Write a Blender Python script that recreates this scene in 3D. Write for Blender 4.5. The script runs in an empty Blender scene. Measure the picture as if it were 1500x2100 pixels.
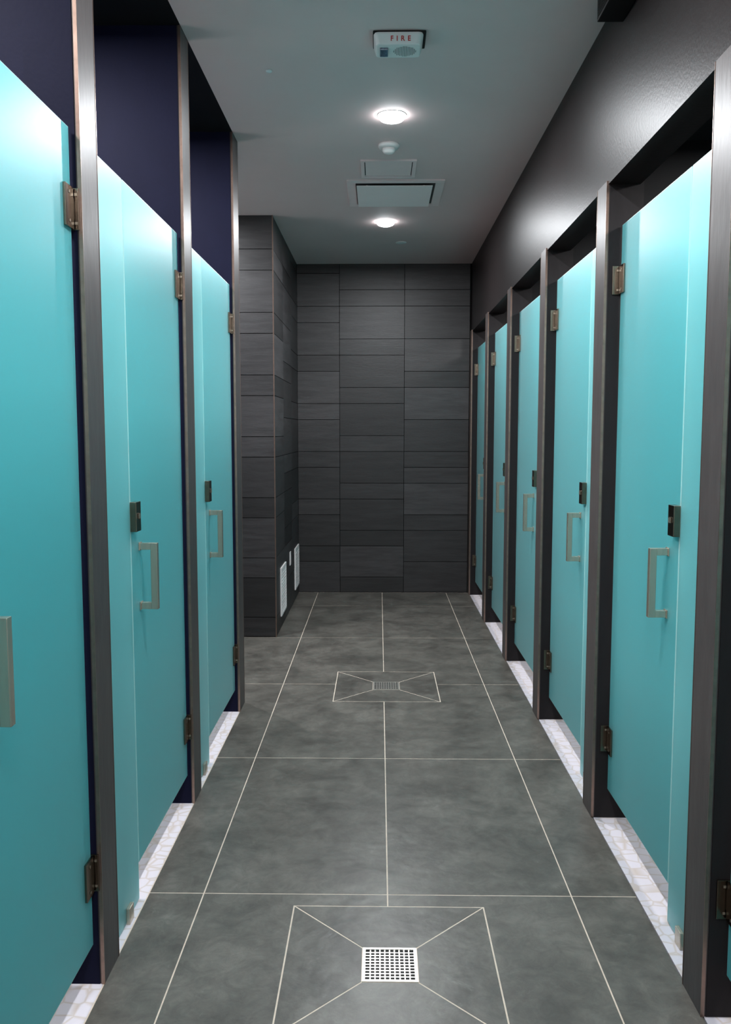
import bpy, bmesh, math, random
from mathutils import Vector
random.seed(4)
scene = bpy.context.scene
C = scene.collection
try:
    scene.view_settings.view_transform = 'Standard'
except Exception: pass

# ---------------------------------------------------------------- materials
def mat(name, col, rough=0.5, metal=0.0, noise=0.0, nscale=8.0, col2=None, bump=0.0, bscale=60, spec=0.5,
        stretch=None, tone=0.0, coat=0.0, big=0.0):
    m = bpy.data.materials.new(name); m.use_nodes = True
    nt = m.node_tree; N = nt.nodes; L = nt.links
    b = N['Principled BSDF']
    b.inputs['Roughness'].default_value = rough
    b.inputs['Metallic'].default_value = metal
    b.inputs['Specular IOR Level'].default_value = spec
    b.inputs['Coat Weight'].default_value = coat
    tc = N.new('ShaderNodeTexCoord'); mp = N.new('ShaderNodeMapping')
    L.new(tc.outputs['Object'], mp.inputs['Vector'])
    if stretch: mp.inputs['Scale'].default_value = stretch
    nz = N.new('ShaderNodeTexNoise'); nz.inputs['Scale'].default_value = nscale
    nz.inputs['Detail'].default_value = 10; nz.inputs['Roughness'].default_value = 0.68
    nz.inputs['Distortion'].default_value = 0.3
    L.new(mp.outputs['Vector'], nz.inputs['Vector'])
    c2 = col2 or tuple(min(1, c*(1+noise)) for c in col)
    rp = N.new('ShaderNodeValToRGB')
    rp.color_ramp.elements[0].position = 0.36; rp.color_ramp.elements[1].position = 0.66
    rp.color_ramp.elements[0].color = (*[c*(1-noise) for c in col], 1)
    rp.color_ramp.elements[1].color = (*c2, 1)
    L.new(nz.outputs['Fac'], rp.inputs['Fac'])
    out = rp.outputs['Color']
    def scale_by(out, fac, a, z, f0=0.0, f1=1.0):
        mr = N.new('ShaderNodeMapRange'); mr.inputs['To Min'].default_value = a; mr.inputs['To Max'].default_value = z
        mr.inputs['From Min'].default_value = f0; mr.inputs['From Max'].default_value = f1
        L.new(fac, mr.inputs['Value'])
        vm = N.new('ShaderNodeVectorMath'); vm.operation = 'SCALE'
        L.new(out, vm.inputs[0]); L.new(mr.outputs['Result'], vm.inputs['Scale'])
        return vm.outputs['Vector']
    if tone:
        at = N.new('ShaderNodeAttribute'); at.attribute_name = 'tone'
        out = scale_by(out, at.outputs['Fac'], 1-tone, 1+tone)
    if big:
        n3 = N.new('ShaderNodeTexNoise'); n3.inputs['Scale'].default_value = 14; n3.inputs['Detail'].default_value = 10
        n3.inputs['Distortion'].default_value = 0.9; n3.inputs['Roughness'].default_value = 0.75
        L.new(mp.outputs['Vector'], n3.inputs['Vector']); out = scale_by(out, n3.outputs['Fac'], 1-big, 1+big, .35, .65)
        n4 = N.new('ShaderNodeTexNoise'); n4.inputs['Scale'].default_value = 5; n4.inputs['Detail'].default_value = 12
        n4.inputs['Distortion'].default_value = 2.0; n4.inputs['Roughness'].default_value = 0.8
        L.new(mp.outputs['Vector'], n4.inputs['Vector'])
        r4 = N.new('ShaderNodeValToRGB'); r4.color_ramp.elements[0].position = 0.60; r4.color_ramp.elements[1].position = 0.78
        r4.color_ramp.elements[0].color = (0, 0, 0, 1); r4.color_ramp.elements[1].color = (0.12, 0.12, 0.115, 1)
        L.new(n4.outputs['Fac'], r4.inputs['Fac'])
        va = N.new('ShaderNodeVectorMath'); va.operation = 'ADD'
        L.new(out, va.inputs[0]); L.new(r4.outputs['Color'], va.inputs[1]); out = va.outputs['Vector']
    L.new(out, b.inputs['Base Color'])
    if bump:
        n2 = N.new('ShaderNodeTexNoise'); n2.inputs['Scale'].default_value = bscale; n2.inputs['Detail'].default_value = 4
        L.new(mp.outputs['Vector'], n2.inputs['Vector'])
        bp = N.new('ShaderNodeBump'); bp.inputs['Strength'].default_value = bump; bp.inputs['Distance'].default_value = 0.01
        L.new(n2.outputs['Fac'], bp.inputs['Height']); L.new(bp.outputs['Normal'], b.inputs['Normal'])
    return m

M = {}
M['floor_tile'] = mat('slate_floor_tile', (0.093, 0.086, 0.075), 0.36, noise=0.36, nscale=3.4, bump=0.16, bscale=16, tone=0.06, big=0.26, spec=0.45)
M['grout'] = mat('beige_grout', (0.60, 0.50, 0.41), 0.9, noise=0.1, nscale=30)
M['wall_tile'] = mat('charcoal_wall_tile', (0.0245, 0.0225, 0.0235), 0.46, noise=0.32, nscale=3.0, stretch=(1, 1, 9), bump=0.1, bscale=25, tone=0.5)
M['wall_grout'] = mat('dark_grout', (0.004, 0.004, 0.004), 0.9, noise=0.1, spec=0.1)
M['ceiling'] = mat('grey_ceiling_paint', (0.73, 0.555, 0.545), 0.7, noise=0.02, nscale=2)
M['black_paint'] = mat('black_paint', (0.004, 0.004, 0.005), 0.6, noise=0.1, spec=0.2)
M['header_paint'] = mat('satin_black_paint', (0.0135, 0.0105, 0.0105), 0.38, noise=0.08, nscale=3, bump=0.06, bscale=90, spec=0.11)
M['navy_paint'] = mat('navy_paint', (0.0060, 0.0068, 0.021), 0.6, noise=0.08, nscale=4, bump=0.05, bscale=80, spec=0.07)
M['stall_wall'] = mat('pale_stall_wall', (0.75, 0.75, 0.75), 0.6, noise=0.05)
M['post_tile'] = mat('brown_grey_post_tile', (0.054, 0.045, 0.0445), 0.40, noise=0.18, nscale=10, stretch=(1, 1, .25), bump=0.08, bscale=40, spec=0.32)
M['post_dark'] = mat('dark_post_reveal', (0.014, 0.012, 0.013), 0.5, noise=0.18, nscale=10, stretch=(1, 1, .25), spec=0.15)
M['bronze'] = mat('bronze_trim', (0.27, 0.19, 0.155), 0.33, 0.9, noise=0.15, nscale=20)
M['hinge'] = mat('dark_nickel', (0.190, 0.150, 0.115), 0.22, 1.0, noise=0.1, nscale=40)
M['nickel'] = mat('brushed_nickel', (0.52, 0.47, 0.39), 0.26, 0.85, noise=0.08, nscale=60, stretch=(1, 1, .1))
M['steel'] = mat('stainless_steel', (0.58, 0.55, 0.50), 0.30, 0.75, noise=0.10, nscale=60)
M['dark_hole'] = mat('dark_cavity', (0.01, 0.009, 0.008), 0.9, noise=0.1)
M['throat'] = mat('duct_gap_shade', (0.08, 0.07, 0.07), 0.9, noise=0.1)  # shade of the diffuser recess put into a flat dark sheet
M['white'] = mat('white_plastic', (0.82, 0.77, 0.76), 0.4, noise=0.02)
M['plaque'] = mat('white_enamel', (0.97, 0.84, 0.83), 0.45, noise=0.01)
M['panel_grey'] = mat('grey_painted_metal', (0.88, 0.70, 0.69), 0.5, noise=0.02)
M['red'] = mat('red_lettering', (0.55, 0.02, 0.02), 0.5, noise=0.05)
M['lens_blue'] = mat('blue_grey_strobe_lens', (0.10, 0.15, 0.22), 0.1, noise=0.5, nscale=90, coat=0.5)
M['dots'] = mat('grille_holes', (0.22, 0.22, 0.22), 0.8, noise=0.1)

def emis(name, col, s):
    m = bpy.data.materials.new(name); m.use_nodes = True
    b = m.node_tree.nodes['Principled BSDF']
    b.inputs['Base Color'].default_value = (*col, 1)
    b.inputs['Emission Color'].default_value = (*col, 1); b.inputs['Emission Strength'].default_value = s
    return m
M['lamp'] = emis('lit_lamp_lens', (0.92, 0.97, 1.0), 28)

def glass_mat(name, dif, tra, ref, mixf=0.62, rmix=0.30):
    m = bpy.data.materials.new(name); m.use_nodes = True
    nt = m.node_tree; N = nt.nodes; L = nt.links; N.clear()
    o = N.new('ShaderNodeOutputMaterial')
    tc = N.new('ShaderNodeTexCoord'); nz = N.new('ShaderNodeTexNoise'); nz.inputs['Scale'].default_value = 1.2
    L.new(tc.outputs['Object'], nz.inputs['Vector'])
    def ramp(c):
        rp = N.new('ShaderNodeValToRGB')
        rp.color_ramp.elements[0].color = (*[x*.96 for x in c], 1); rp.color_ramp.elements[1].color = (*[min(1, x*1.04) for x in c], 1)
        L.new(nz.outputs['Fac'], rp.inputs['Fac']); return rp.outputs['Color']
    d = N.new('ShaderNodeBsdfDiffuse'); t = N.new('ShaderNodeBsdfTranslucent'); g = N.new('ShaderNodeBsdfGlossy')
    g.inputs['Roughness'].default_value = 0.40; g.inputs['Color'].default_value = (1, 1, 1, 1)
    L.new(ramp(dif), d.inputs['Color']); L.new(ramp(tra), t.inputs['Color'])
    m1 = N.new('ShaderNodeMixShader'); m1.inputs[0].default_value = mixf
    L.new(d.outputs[0], m1.inputs[1]); L.new(t.outputs[0], m1.inputs[2])
    rf = N.new('ShaderNodeBsdfRefraction'); rf.inputs['IOR'].default_value = 1.12; rf.inputs['Roughness'].default_value = 0.55
    rf.inputs['Color'].default_value = (*ref, 1)
    m3 = N.new('ShaderNodeMixShader'); m3.inputs[0].default_value = rmix
    L.new(m1.outputs[0], m3.inputs[1]); L.new(rf.outputs[0], m3.inputs[2])
    fr = N.new('ShaderNodeFresnel'); fr.inputs['IOR'].default_value = 1.42
    m2 = N.new('ShaderNodeMixShader'); L.new(fr.outputs[0], m2.inputs[0])
    L.new(m3.outputs[0], m2.inputs[1]); L.new(g.outputs[0], m2.inputs[2]); L.new(m2.outputs[0], o.inputs['Surface'])
    return m
M['glass'] = glass_mat('frosted_teal_glass', (0.17, 0.53, 0.56), (0.12, 0.83, 0.89), (0.45, 0.94, 0.97), rmix=0.38)
M['glass_side'] = glass_mat('frosted_teal_glass_lit', (0.24, 0.60, 0.63), (0.26, 0.88, 0.92), (0.6, 0.95, 0.98), rmix=0.38)  # copy of the door glass, brighter look of these panes painted in as paler colour
M['glass_edge'] = glass_mat('polished_glass_edge', (0.70, 0.94, 0.93), (0.70, 0.96, 0.95), (0.8, 1, 1), rmix=0.0)

def mosaic_mat():
    m = bpy.data.materials.new('white_pebble_mosaic'); m.use_nodes = True
    nt = m.node_tree; N = nt.nodes; L = nt.links; b = N['Principled BSDF']; b.inputs['Roughness'].default_value = 0.4
    tc = N.new('ShaderNodeTexCoord')
    v = N.new('ShaderNodeTexVoronoi'); v.feature = 'DISTANCE_TO_EDGE'; v.inputs['Scale'].default_value = 20
    v.inputs['Randomness'].default_value = 0.6
    L.new(tc.outputs['Object'], v.inputs['Vector'])
    rp = N.new('ShaderNodeValToRGB'); rp.color_ramp.elements[0].position = 0.0; rp.color_ramp.elements[1].position = 0.10
    rp.color_ramp.elements[0].color = (0.46, 0.40, 0.37, 1); rp.color_ramp.elements[1].color = (0.56, 0.53, 0.58, 1)
    L.new(v.outputs['Distance'], rp.inputs['Fac']); L.new(rp.outputs['Color'], b.inputs['Base Color'])
    return m
M['mosaic'] = mosaic_mat()

# ---------------------------------------------------------------- mesh helpers
class MB:
    def __init__(s): s.bm = bmesh.new(); s.mats = []; s.tone = s.bm.faces.layers.float.new('tone')
    def mi(s, m):
        if m not in s.mats: s.mats.append(m)
        return s.mats.index(m)
    def box(s, x0, x1, y0, y1, z0, z1, m, tone=0.5, bevel=0, edge=None):
        x0, x1 = sorted((x0, x1)); y0, y1 = sorted((y0, y1)); z0, z1 = sorted((z0, z1))
        v = [s.bm.verts.new(p) for p in [(x0,y0,z0),(x1,y0,z0),(x1,y1,z0),(x0,y1,z0),(x0,y0,z1),(x1,y0,z1),(x1,y1,z1),(x0,y1,z1)]]
        fs = []
        for k, q in enumerate([(3,2,1,0),(4,5,6,7),(0,1,5,4),(1,2,6,5),(2,3,7,6),(3,0,4,7)]):
            f = s.bm.faces.new([v[i] for i in q]); f.material_index = s.mi(m); f[s.tone] = tone; fs.append(f)
            if edge and k in (0, 1, 2, 4): f.material_index = s.mi(edge)
        if bevel:
            es = list({e for f in fs for e in f.edges})
            r = bmesh.ops.bevel(s.bm, geom=es, offset=bevel, segments=2, affect='EDGES', profile=0.6)
            if edge:
                for f in r['faces']: f.material_index = s.mi(edge)
    def prism(s, pts, z0, z1, m, tone=0.5):
        a = [s.bm.verts.new((p[0], p[1], z0)) for p in pts]; b = [s.bm.verts.new((p[0], p[1], z1)) for p in pts]
        n = len(pts); fs = [s.bm.faces.new(list(reversed(a))), s.bm.faces.new(b)]
        for i in range(n): fs.append(s.bm.faces.new([a[i], a[(i+1)%n], b[(i+1)%n], b[i]]))
        for f in fs: f.material_index = s.mi(m); f[s.tone] = tone
        return fs
    def lathe(s, prof, m, seg=40, cx=0, cy=0):
        rings = []
        for r, z in prof:
            rings.append([s.bm.verts.new((cx+r*math.cos(2*math.pi*i/seg), cy+r*math.sin(2*math.pi*i/seg), z)) for i in range(seg)])
        fs = []
        for a, b in zip(rings, rings[1:]):
            for i in range(seg):
                fs.append(s.bm.faces.new([a[i], a[(i+1)%seg], b[(i+1)%seg], b[i]]))
        fs.append(s.bm.faces.new(list(reversed(rings[0])))); fs.append(s.bm.faces.new(rings[-1]))
        for f in fs: f.material_index = s.mi(m); f.smooth = True
    def mesh(s, name):
        bmesh.ops.recalc_face_normals(s.bm, faces=s.bm.faces)
        me = bpy.data.meshes.new(name); s.bm.to_mesh(me); s.bm.free()
        for m in s.mats: me.materials.append(M[m])
        return me

def obj(name, me, loc=(0, 0, 0), parent=None):
    o = bpy.data.objects.new(name, me); o.location = loc
    if parent: o.parent = parent
    C.objects.link(o); return o
def top(o, label, cat, group=None):
    o['label'] = label; o['category'] = cat
    if group: o['group'] = group
    return o
def struct(o, label, cat):
    o['kind'] = 'structure'; o['label'] = label; o['category'] = cat; return o
def empty(name, loc):
    o = bpy.data.objects.new(name, None); o.location = loc; o.empty_display_size = 0.1; C.objects.link(o); return o

# ---------------------------------------------------------------- dimensions (metres)
ZC = 3.09; XL = -0.765; XR = 0.857; YE = 8.188; YB = -1.6
PL = [1.09, 2.27, 3.45, 4.63]; TL = 0.135; PERL = 1.18
PR = [0.975 + 1.185*i for i in range(7)]; TR = 0.14
YA0, YA1, XA = 4.795, 6.37, -0.77
BK = 2.35

# ---------------------------------------------------------------- floor
mb = MB()
mb.box(-BK, XR, YB, YE, -0.12, -0.0005, 'grout')
G = 0.0022
xs = [-2.42, -1.81, -1.197, -0.585, 0.030, 0.642, XR+G]
ys = [YB, -0.865, 0.34, 1.545, 2.752, 3.958, 5.163, 6.357, 7.545, YE-0.006]
DR = [(0.033, 2.372), (0.045, 5.13)]
DH = 0.308
def sub(r, h):
    x0, x1, y0, y1 = r; a0, a1, b0, b1 = h
    if a1 <= x0 or a0 >= x1 or b1 <= y0 or b0 >= y1: return [r]
    out = []
    if b0 > y0: out.append((x0, x1, y0, b0)); 
    if b1 < y1: out.append((x0, x1, b1, y1))
    m0, m1 = max(y0, b0), min(y1, b1)
    if a0 > x0: out.append((x0, a0, m0, m1))
    if a1 < x1: out.append((a1, x1, m0, m1))
    return out
for i in range(len(xs)-1):
    for j in range(len(ys)-1):
        r = (xs[i]+G, xs[i+1]-G, ys[j]+G, ys[j+1]-G); t = random.random()
        rs = [(max(r[0], -BK), min(r[1], XR), r[2], r[3])]
        nr = []
        for q in rs: nr += sub(q, (-9, XL-0.002, YB-1, YA0))
        rs = nr
        for cx, cy in DR:
            nr = []
            for q in rs: nr += sub(q, (cx-DH-G, cx+DH+G, cy-DH-G, cy+DH+G))
            rs = nr
        for q in rs:
            if q[1]-q[0] > 0.004 and q[3]-q[2] > 0.004:
                mb.box(q[0], q[1], q[2], q[3], -0.012, 0, 'floor_tile', t)
HG = 0.080
for cx, cy in DR:
    O = DH-0.0025; I = HG+0.002; d = 0.0034
    for k in range(4):
        c, s = [(1,0),(0,1),(-1,0),(0,-1)][k]
        pts = [(-O+d, -O), (O-d, -O), (I-d, -I), (-I+d, -I)]
        mb.prism([(cx+p[0]*c-p[1]*s, cy+p[0]*s+p[1]*c) for p in pts], -0.012, 0, 'floor_tile', random.random()*0.6)
struct(obj('floor', mb.mesh('floor')), 'dark slate floor tiles with thin beige grout lines', 'floor')

mb = MB(); mb.box(XR+0.004, BK, PR[0], YE, -0.12, -0.001, 'mosaic')
struct(obj('floor_stall', mb.mesh('floor_stall')), 'white mosaic stall floor', 'floor')
mb = MB(); mb.box(-BK, XL-0.006, PL[0], YA0, -0.0004, 0.0, 'mosaic')
struct(obj('floor_stall_mosaic', mb.mesh('floor_stall_mosaic')), 'white mosaic stall floor', 'floor')

# ---------------------------------------------------------------- ceilings
mb = MB(); mb.box(XL+0.0, XR+0.12, YB, YA0, ZC, ZC+0.12, 'ceiling'); mb.box(-BK, XR+0.12, YA0, YE+0.1, ZC, ZC+0.12, 'ceiling')
struct(obj('ceiling', mb.mesh('ceiling')), 'smooth grey painted ceiling', 'ceiling')
mb = MB(); mb.box(-BK, XL, YB, YA0, ZC, ZC+0.12, 'black_paint')
struct(obj('ceiling_stall', mb.mesh('c')), 'black painted ceiling above the stalls', 'ceiling')
mb = MB(); mb.box(XR+0.12, BK, YB, YE+.1, 2.62, 2.70, 'black_paint')
struct(obj('ceiling_stall_low', mb.mesh('c')), 'black painted low ceiling above the stalls', 'ceiling')

# ---------------------------------------------------------------- tiled walls
def joints(mode, H):
    U = 0.1502; out = [0]; n = 0; pat = {0: [1, 2], 1: [2, 1], 2: [2, 2, 1, 2, 1, 1, 2, 2, 1]}[mode]; k = 0
    while n*U < H:
        n += pat[k % len(pat)]; k += 1; out.append(min(n*U, H))
        if n*U >= H: break
    return out
g = 0.0024
mb = MB()
mb.box(XA-0.1, XR+0.12, YE+0.0025, YE+0.12, 0, ZC, 'wall_grout')
for (a, b, md) in [(XA, -0.373, 1), (-0.373, 0.235, 0), (0.235, 0.845, 2)]:
    jz = joints(md, ZC)
    for z0, z1 in zip(jz, jz[1:]):
        off = random.uniform(0, 0.0012)
        mb.box(a+g, b-g, YE-off, YE+0.01, max(z0+g, 0.006), z1-g, 'wall_tile', random.random())
struct(obj('wall_end', mb.mesh('w')), 'end wall of stacked charcoal tiles', 'wall')
mb = MB()
mb.box(XA-0.12, XA-0.0025, YA1+0.02, YE, 0, ZC, 'wall_grout')
yc = [YA1+0.004, 6.98, 7.59, YE]
for a, b, md in zip(yc, yc[1:], [0, 2, 1]):
    jz = joints(md, ZC)
    for z0, z1 in zip(jz, jz[1:]):
        mb.box(XA-0.01, XA+random.uniform(0, .0012), a+g, b-g, max(z0+g, .006), z1-g, 'wall_tile', random.random())
struct(obj('wall_side', mb.mesh('w')), 'charcoal tiled return wall', 'wall')
mb = MB()
mb.box(-BK, XA-0.005, YA1+0.0025, YA1+0.12, 0, ZC, 'wall_grout')
xc = [-BK, -1.99, -1.38, XA-0.004]
for a, b, md in zip(xc, xc[1:], [0, 1, 0]):
    jz = joints(md, ZC)
    for z0, z1 in zip(jz, jz[1:]):
        mb.box(a+g, b-g, YA1-random.uniform(0, .0012), YA1+.01, max(z0+g, .006), z1-g, 'wall_tile', random.random())
struct(obj('wall_alcove_front', mb.mesh('w')), 'charcoal tiled wall facing the corridor', 'wall')
mb = MB(); mb.box(XA-0.006, XA+0.0020, YA1-0.0020, YA1+0.004, 0, ZC, 'bronze')
struct(obj('trim_1', mb.mesh('t')), 'thin bronze corner trim on the tiled wall', 'trim')
def wall(name, a, label):
    mb = MB(); mb.box(*a); struct(obj(name, mb.mesh(name)), label, 'wall')
wall('wall_back', (-BK, BK, YB-0.1, YB, 0, ZC, 'stall_wall'), 'plain pale wall closing the corridor')
wall('wall_left', (XL-0.12, XL, YB, PL[0], 0, ZC, 'header_paint'), 'satin black painted wall')
wall('wall_right_near', (XR, XR+0.12, YB, PR[0], 0, ZC, 'header_paint'), 'satin black painted wall')
wall('wall_right', (XR, XR+0.12, PR[0], YE, 2.462, ZC, 'header_paint'), 'satin black header wall above the stalls')
wall('wall_stall_back_left', (-BK-0.1, -BK, YB, YE+.1, 0, ZC, 'stall_wall'), 'pale rear wall of the stalls')
wall('wall_stall_back_right', (BK, BK+0.1, YB, YE+.1, 0, ZC, 'stall_wall'), 'pale rear wall of the stalls')

# ---------------------------------------------------------------- posts and partitions
def make_post(side, P, T, H, group):
    face = XL if side < 0 else XR-0.006
    mb = MB(); D = 0.014; w = 0.0025
    mb.box(side*0.001, side*D, w+0.0005, T-w-0.0005, 0, H, 'post_tile')
    me = mb.mesh('post_face')
    root = empty('stall_post', (face, P, 0))
    top(root, 'dark grey-brown tiled stall post with bronze edge trim', 'post', group)
    obj('post_face', me, parent=root)
    mb = MB(); mb.box(side*(D+.0002), side*0.14, 0.001, T-0.001, 0, H, 'navy_paint' if side < 0 else 'post_dark')
    obj('post_core', mb.mesh('post_core'), parent=root)
    for y0, y1 in [(0, w), (T-w, T)]:
        mb = MB(); mb.box(0, side*D*.7, y0, y1, 0, H, 'bronze')
        obj('edge_trim', mb.mesh('edge_trim'), parent=root)
for i, P in enumerate(PL):
    T = 0.165 if i == 3 else TL
    make_post(-1, P, T, ZC-0.001, 'tiled posts beside navy stalls')
    wall('wall_partition', (-BK, XL-0.14, P+.001, P+T-.001, 0, ZC, 'navy_paint'), 'navy painted partition wall between stalls')
for i, P in enumerate(PR):
    T = TR if P+TR < YE else YE-P-.002
    make_post(1, P, T, 2.474, 'tiled posts under the black header')
    wall('wall_partition', (XR+0.134, BK, P+.001, P+T-.001, 0, 2.62, 'black_paint'), 'black painted partition wall between stalls')

# ---------------------------------------------------------------- glass doors
GZ0, GZ1, GT, W, FW = 0.125, 2.31, 0.010, 0.722, 0.300
def door_parts(s):
    P = {}
    mb = MB(); mb.box(0, s*GT, 0, W, GZ0, GZ1, 'glass', bevel=0.0022, edge='glass_edge'); P['glass_panel'] = (mb.mesh('glass_panel'), (0,0,0))
    mb = MB(); c = 0.022; pr = 0.060; hz0, hz1 = 0.955, 1.175; hy = 0.095
    mb.box(-s*pr, -s*(pr-c), hy-c/2, hy+c/2, hz0, hz1, 'nickel', bevel=0.0015)
    for z in (hz0, hz1-c):
        mb.box(-s*(pr-c+0.0005), 0, hy-c/2+.001, hy+c/2-.001, z, z+c, 'nickel', bevel=0.001)
    for z in (hz0+c/2, hz1-c/2):
        mb.box(-s*0.004, 0, hy-.015, hy+.015, z-.0135, z+.0135, 'nickel', bevel=0.001)
        mb.box(s*GT, s*(GT+.008), hy-.015, hy+.015, z-.0135, z+.0135, 'nickel', bevel=0.001)
    P['handle'] = (mb.mesh('handle'), (0,0,0))
    mb = MB()
    mb.box(-s*0.021, -s*0.0, -0.006, 0.046, 1.222, 1.317, 'hinge', bevel=0.002)
    mb.box(s*GT, s*(GT+.022), -0.006, 0.046, 1.222, 1.317, 'hinge', bevel=0.002)
    mb.box(-s*0.0255, -s*0.021, 0.012, 0.030, 1.262, 1.280, 'nickel', bevel=0.0015)
    P['latch'] = (mb.mesh('latch'), (0,0,0))
    mb = MB(); h = 0.0525
    mb.box(-s*0.007, 0, W-0.055, W+0.001, -h, h, 'hinge', bevel=0.0012)
    mb.box(s*GT, s*(GT+.007), W-0.055, W+0.001, -h, h, 'hinge', bevel=0.0012)
    mb.box(-s*0.006, s*(GT+.006), W+0.0005, W+0.006, -h*.52, h*.52, 'hinge', bevel=0.001)
    mb.box(-s*0.030 if s > 0 else 0.018, s*0.045, W+0.0062, W+0.0120, -h, h, 'hinge', bevel=0.001)
    for z in (-0.036, 0.036):
        mb.box(-s*0.015, -s*0.007, W+0.0045, W+0.0062, z-.004, z+.004, 'nickel', bevel=.0006)
        mb.box(-s*0.0085, -s*0.007, W-0.034, W-.026, z-.004, z+.004, 'nickel', bevel=.0006)
    P['hinge'] = (mb.mesh('hinge'), None)
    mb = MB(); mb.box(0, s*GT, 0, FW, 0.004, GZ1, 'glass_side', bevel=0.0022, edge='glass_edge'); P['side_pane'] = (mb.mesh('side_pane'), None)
    mb = MB()
    mb.box(-s*0.012, 0, FW*.5, FW*.5+.045, 0.0, 0.052, 'nickel', bevel=0.0015)
    mb.box(s*GT, s*(GT+.012), FW*.5, FW*.5+.045, 0.0, 0.052, 'nickel', bevel=0.0015)
    P['clip'] = (mb.mesh('clip'), None)
    return P
for s, posts, T, gx, grp in [(-1, PL[:3], TL, -0.790, 'teal stall doors on the navy side'), (1, PR[:6], TR, 0.910, 'teal stall doors under the black header')]:
    K = door_parts(s)
    for k, P in enumerate(posts):
        per = PERL if s < 0 else 1.185
        yh = P+per-0.012
        r = empty('stall_door', (gx, yh-W, 0))
        top(r, 'frosted teal glass stall door with nickel pull handle', 'door', grp)
        for n in ('glass_panel', 'handle', 'latch'):
            obj(n, K[n][0], (0, 0.035 if (n == 'handle' and s < 0 and k == 0) else 0, 0), parent=r)
        for z in (0.328, 2.108): obj('hinge', K['hinge'][0], (0, 0, z), r)
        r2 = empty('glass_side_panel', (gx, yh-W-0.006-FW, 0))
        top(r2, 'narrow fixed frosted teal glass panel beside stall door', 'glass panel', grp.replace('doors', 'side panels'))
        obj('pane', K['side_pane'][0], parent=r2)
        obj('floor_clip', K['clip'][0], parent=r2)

# ---------------------------------------------------------------- floor drains
for k, (cx, cy) in enumerate(DR):
    r = empty('floor_drain', (cx, cy, 0)); top(r, 'square stainless steel floor drain set in mitred slate tiles', 'drain', 'corridor floor drains')
    mb = MB(); a, b = HG, HG-0.009
    for (x0, x1, y0, y1) in [(-a, a, -a, -b), (-a, a, b, a), (-a, -b, -b, b), (b, a, -b, b)]:
        mb.box(x0, x1, y0, y1, -0.0004, 0.002, 'steel')
    obj('frame', mb.mesh('frame'), parent=r)
    mb = MB(); n = 10; st = 2*b/n
    for i in range(1, n):
        p = -b+i*st
        mb.box(p-.0018, p+.0018, -b, b, 0.0003, 0.0008, 'steel')
        mb.box(-b, b, p-.0022, p+.0022, 0.0002, 0.0007, 'steel')
    obj('grate', mb.mesh('grate'), parent=r)
    mb = MB(); mb.box(-b, b, -b, b, -0.0004, 0.0001, 'dark_hole'); obj('sump', mb.mesh('sump'), parent=r)

# ---------------------------------------------------------------- ceiling fixtures
def downlight(x, y):
    r = empty('downlight', (x, y, ZC)); top(r, 'round recessed ceiling downlight, switched on, cool white', 'light', 'corridor ceiling downlights')
    mb = MB(); mb.lathe([(0.072, 0), (0.072, -0.002), (0.070, -0.003), (0.067, -0.003), (0.066, -0.001)], 'white'); obj('trim_ring', mb.mesh('ring'), parent=r)
    mb = MB(); mb.lathe([(0.0665, -0.0035), (0.065, -0.012), (0.056, -0.023), (0.038, -0.030), (0.016, -0.033)], 'lamp'); obj('lens', mb.mesh('lens'), parent=r)
    l = bpy.data.lights.new('lamp', 'AREA'); l.shape = 'DISK'; l.size = 0.09; l.energy = 45; l.color = (0.94, 0.97, 1.0)
    lo = bpy.data.objects.new('lamp', l); lo.location = (0, 0, -0.036); lo.parent = r; C.objects.link(lo)
for x, y in [(0.04, 0.0), (0.05, 2.2), (0.06, 4.41), (0.045, 6.58)]: downlight(x, y)

r = empty('ceiling_sensor', (0.05, 4.85, ZC)); top(r, 'small round white ceiling sensor', 'sensor')
mb = MB(); mb.lathe([(0.058, 0), (0.058, -0.012), (0.052, -0.020), (0.040, -0.022)], 'white'); obj('base', mb.mesh('b'), parent=r)
mb = MB(); mb.lathe([(0.036, -0.0222), (0.036, -0.034), (0.028, -0.043), (0.012, -0.047)], 'white'); obj('dome', mb.mesh('d'), parent=r)
r = empty('ceiling_access_panel', (0.052, 5.265, ZC)); top(r, 'square grey access panel flush in the ceiling', 'access panel')
mb = MB(); a, b = 0.162, 0.140
for (x0, x1, y0, y1) in [(-a, a, -a, -b), (-a, a, b, a), (-a, -b, -b, b), (b, a, -b, b)]: mb.box(x0, x1, y0, y1, -0.010, 0, 'panel_grey', bevel=.001)
obj('frame', mb.mesh('f'), parent=r)
mb = MB(); mb.box(-b+.005, b-.005, -b+.005, b-.005, -0.007, -.001, 'panel_grey', bevel=.001); mb.box(-b, b, -b, b, -.001, 0, 'dark_hole'); obj('hatch', mb.mesh('h'), parent=r)
r = empty('air_diffuser', (0.100, 5.80, ZC)); top(r, 'square grey plaque ceiling air diffuser with dark gap', 'vent')
mb = MB(); a, b = 0.305, 0.250
for (x0, x1, y0, y1) in [(-a, a, -a, -b), (-a, a, b, a), (-a, -b, -b, b), (b, a, -b, b)]: mb.box(x0, x1, y0, y1, -0.009, 0, 'panel_grey', bevel=.001)
obj('frame', mb.mesh('f'), parent=r)
mb = MB(); mb.box(-b, b, -b, b, -0.003, 0, 'throat'); obj('throat', mb.mesh('h'), parent=r)
mb = MB(); mb.box(-.244, .232, -.246, .244, -0.027, -0.020, 'plaque', bevel=.003)
for sx in (-.18, .18):
    for sy in (-.18, .18): mb.box(sx-.006, sx+.006, sy-.006, sy+.006, -.021, -.003, 'panel_grey')
obj('plaque', mb.mesh('p'), parent=r)
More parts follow.
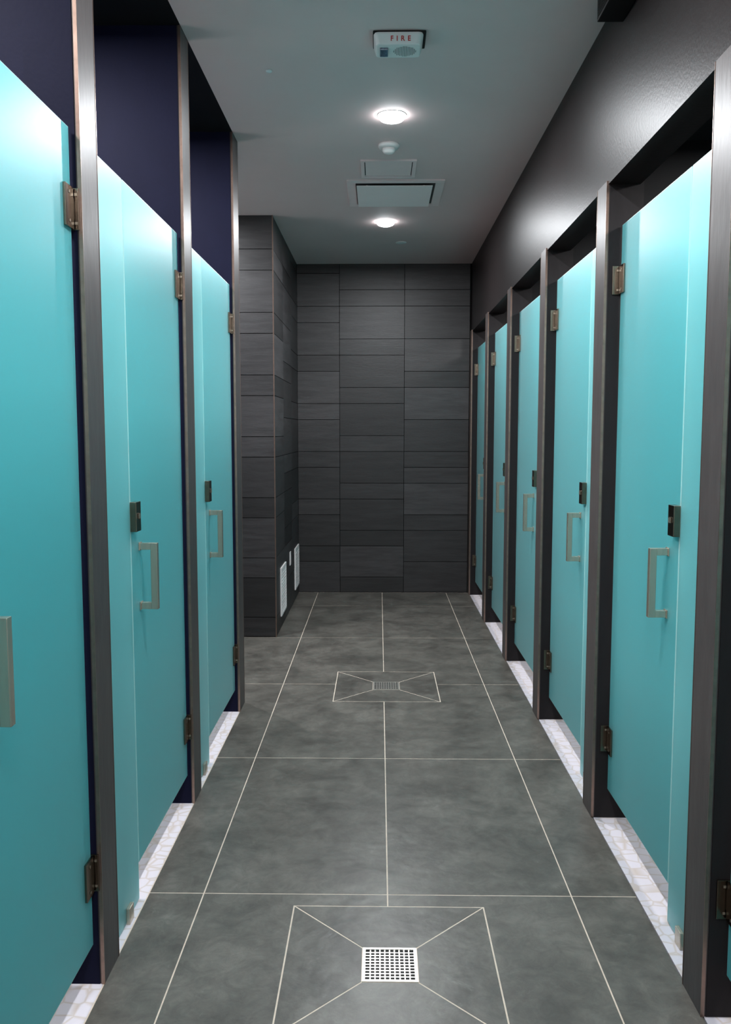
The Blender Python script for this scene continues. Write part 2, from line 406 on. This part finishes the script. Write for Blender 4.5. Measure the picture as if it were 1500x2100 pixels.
for (x, y, rad) in [(0.177, 7.28, 0.045), (-0.478, 3.874, 0.014)]:
    mb = MB(); mb.lathe([(rad, 0), (rad, -0.004), (rad*.9, -0.006)], 'stall_wall', 28)
    o = obj('sprinkler_cover', mb.mesh('sc'), (x, y, ZC)); top(o, 'small round flush sprinkler cover plate on the ceiling', 'sprinkler cover')

# fire speaker
r = empty('fire_alarm_speaker', (0.073, 3.575, ZC)); top(r, 'white ceiling fire alarm speaker with red FIRE lettering', 'fire alarm')
mb = MB(); mb.box(-0.100, 0.108, -0.068, 0.072, -0.012, 0, 'dark_hole', bevel=0.004); obj('mounting_plate', mb.mesh('mp'), parent=r)
mb = MB()
def rr(w, h0, h1, rad, z, n=6):
    pts = []
    for cxx, cyy, a0 in [(w-rad, h1-rad, 0), (-w+rad, h1-rad, 90), (-w+rad, h0+rad, 180), (w-rad, h0+rad, 270)]:
        for k in range(n+1):
            t = math.radians(a0+90*k/n); pts.append((cxx+rad*math.cos(t), cyy+rad*math.sin(t), z))
    return [mb.bm.verts.new(p) for p in pts]
rings = [rr(.097, -.076, .076, .022, -.010), rr(.097, -.076, .076, .022, -.016), rr(.088, -.058, .068, .020, -.046), rr(.084, -.054, .064, .018, -.048)]
for a, b in zip(rings, rings[1:]):
    for i in range(len(a)):
        f = mb.bm.faces.new([a[i], a[(i+1) % len(a)], b[(i+1) % len(a)], b[i]]); f.smooth = False
mb.bm.faces.new(rings[-1]); mb.bm.faces.new(list(reversed(rings[0]))); mb.mi('white')
obj('housing', mb.mesh('hs'), parent=r)
mb = MB()
for i in range(-7, 8):
    for j in range(-7, 8):
        x, y = i*.0062, j*.0062
        if x*x+y*y < .044**2: mb.box(x-.0016, x+.0016, y-.0016, y+.0016, -.0490, -.0478, 'dots')
obj('speaker_grille', mb.mesh('gr'), (0.026, 0.006, 0), r)
mb = MB(); mb.box(-.016, .016, -.034, .034, -.056, -.047, 'lens_blue', bevel=.003); obj('strobe_lens', mb.mesh('sl'), (-0.056, 0.006, 0), r)
tcv = bpy.data.curves.new('fire_lettering', 'FONT'); tcv.body = 'FIRE'; tcv.size = 0.025; tcv.align_x = 'CENTER'; tcv.align_y = 'CENTER'
tcv.space_character = 1.9; tcv.extrude = 0.0006; tcv.offset = 0.0005
to = bpy.data.objects.new('tmp', tcv); C.objects.link(to); bpy.context.view_layer.update()
tme = bpy.data.meshes.new_from_object(to.evaluated_get(bpy.context.evaluated_depsgraph_get()))
bpy.data.objects.remove(to); tme.materials.clear(); tme.materials.append(M['red'])
to = obj('fire_lettering', tme, (0.008, -0.0680, -0.0312), r); to.rotation_euler = (math.radians(90+31), 0, 0)

r = empty('wall_speaker', (XR, 3.05, 2.975)); top(r, 'black rectangular box mounted where wall meets ceiling', 'speaker')
mb = MB(); mb.box(-0.092, 0, -0.15, 0.15, 0, 0.114, 'black_paint', bevel=.004); obj('housing', mb.mesh('h'), parent=r)
mb = MB()
for i in range(10): mb.box(-0.094, -0.0915, -.13, .13, .012+i*.009, .016+i*.009, 'dark_hole')
obj('front_grille', mb.mesh('g'), parent=r)

# ---------------------------------------------------------------- wall grilles and outlet on return wall
for y in (6.81, 7.94):
    r = empty('wall_vent_grille', (XA+.0013, y, 0.10)); top(r, 'white louvred vent grille low on charcoal tiled wall', 'vent', 'low wall vent grilles')
    mb = MB(); w = .18; h = .38; f = .022
    for a in [(-w, w, 0, f), (-w, w, h-f, h), (-w, -w+f, f, h-f), (w-f, w, f, h-f)]: mb.box(0, .010, a[0], a[1], a[2], a[3], 'white', bevel=.001)
    obj('frame', mb.mesh('f'), parent=r)
    mb = MB(); mb.box(0, .002, -w+f, w-f, f, h-f, 'panel_grey')
    n = 14
    for i in range(n):
        z = f+(i+.5)*(h-2*f)/n; mb.box(.002, .008, -w+f, w-f, z-.008, z+.006, 'white')
    obj('louvers', mb.mesh('l'), parent=r)
r = empty('power_outlet', (XA+.0013, 7.37, 0.45)); top(r, 'white wall outlet on charcoal tiled wall', 'outlet')
mb = MB(); mb.box(0, .006, -.037, .037, -.058, .058, 'white', bevel=.002); obj('cover_plate', mb.mesh('p'), parent=r)
mb = MB()
for z in (-.022, .022): mb.box(.006, .0075, -.017, .017, z-.014, z+.014, 'panel_grey', bevel=.001)
obj('socket', mb.mesh('s'), parent=r)

# ---------------------------------------------------------------- stall lamps
def stall_light(x, y, z, e):
    r = empty('stall_light', (x, y, z)); top(r, 'square stall ceiling light panel', 'light', 'stall ceiling lights')
    mb = MB(); mb.box(-.15, .15, -.18, .18, -.03, 0.001, 'white', bevel=.003); obj('housing', mb.mesh('h'), parent=r)
    l = bpy.data.lights.new('lamp', 'AREA'); l.shape = 'RECTANGLE'; l.size = 0.26; l.size_y = 0.32; l.energy = e; l.color = (1.0, 0.98, 0.97)
    lo = bpy.data.objects.new('lamp', l); lo.location = (0, 0, -.033); lo.parent = r; C.objects.link(lo)
for P in PL[:3]: stall_light(-1.44, P+0.42, ZC, 56)
for P in PR[:6]: stall_light(1.50, P+0.44, 2.62, 28)
downlight(-1.5, 5.6)
# added fill lamp, unseen behind the viewpoint, brightens the ceiling
r = empty('fill_light', (0.04, YB, 1.9)); top(r, 'wide added fill light, unseen, on pale wall', 'light')
mb = MB(); mb.box(-.55, .55, 0, .05, -.2, .2, 'white', bevel=.004); obj('housing', mb.mesh('h'), parent=r)
l = bpy.data.lights.new('lamp', 'AREA'); l.shape = 'RECTANGLE'; l.size = 1.04; l.size_y = 0.34; l.energy = 14; l.color = (1.0, 0.97, 0.95)
lo = bpy.data.objects.new('lamp', l); lo.location = (0, .055, 0); lo.rotation_euler = (math.radians(90), 0, 0); lo.parent = r; C.objects.link(lo)

w = bpy.data.worlds.new('world'); scene.world = w; w.use_nodes = True
w.node_tree.nodes['Background'].inputs[0].default_value = (0.05, 0.055, 0.06, 1)

# ---------------------------------------------------------------- camera
cam = bpy.data.cameras.new('camera'); co = bpy.data.objects.new('camera', cam); C.objects.link(co)
co.location = (0, 0, 1.54); co.rotation_euler = (math.radians(90-5.325), 0, math.radians(0.906))
cam.sensor_fit = 'VERTICAL'; cam.sensor_height = 36; cam.lens = 36*1770/2100; cam.clip_start = 0.05
scene.camera = co
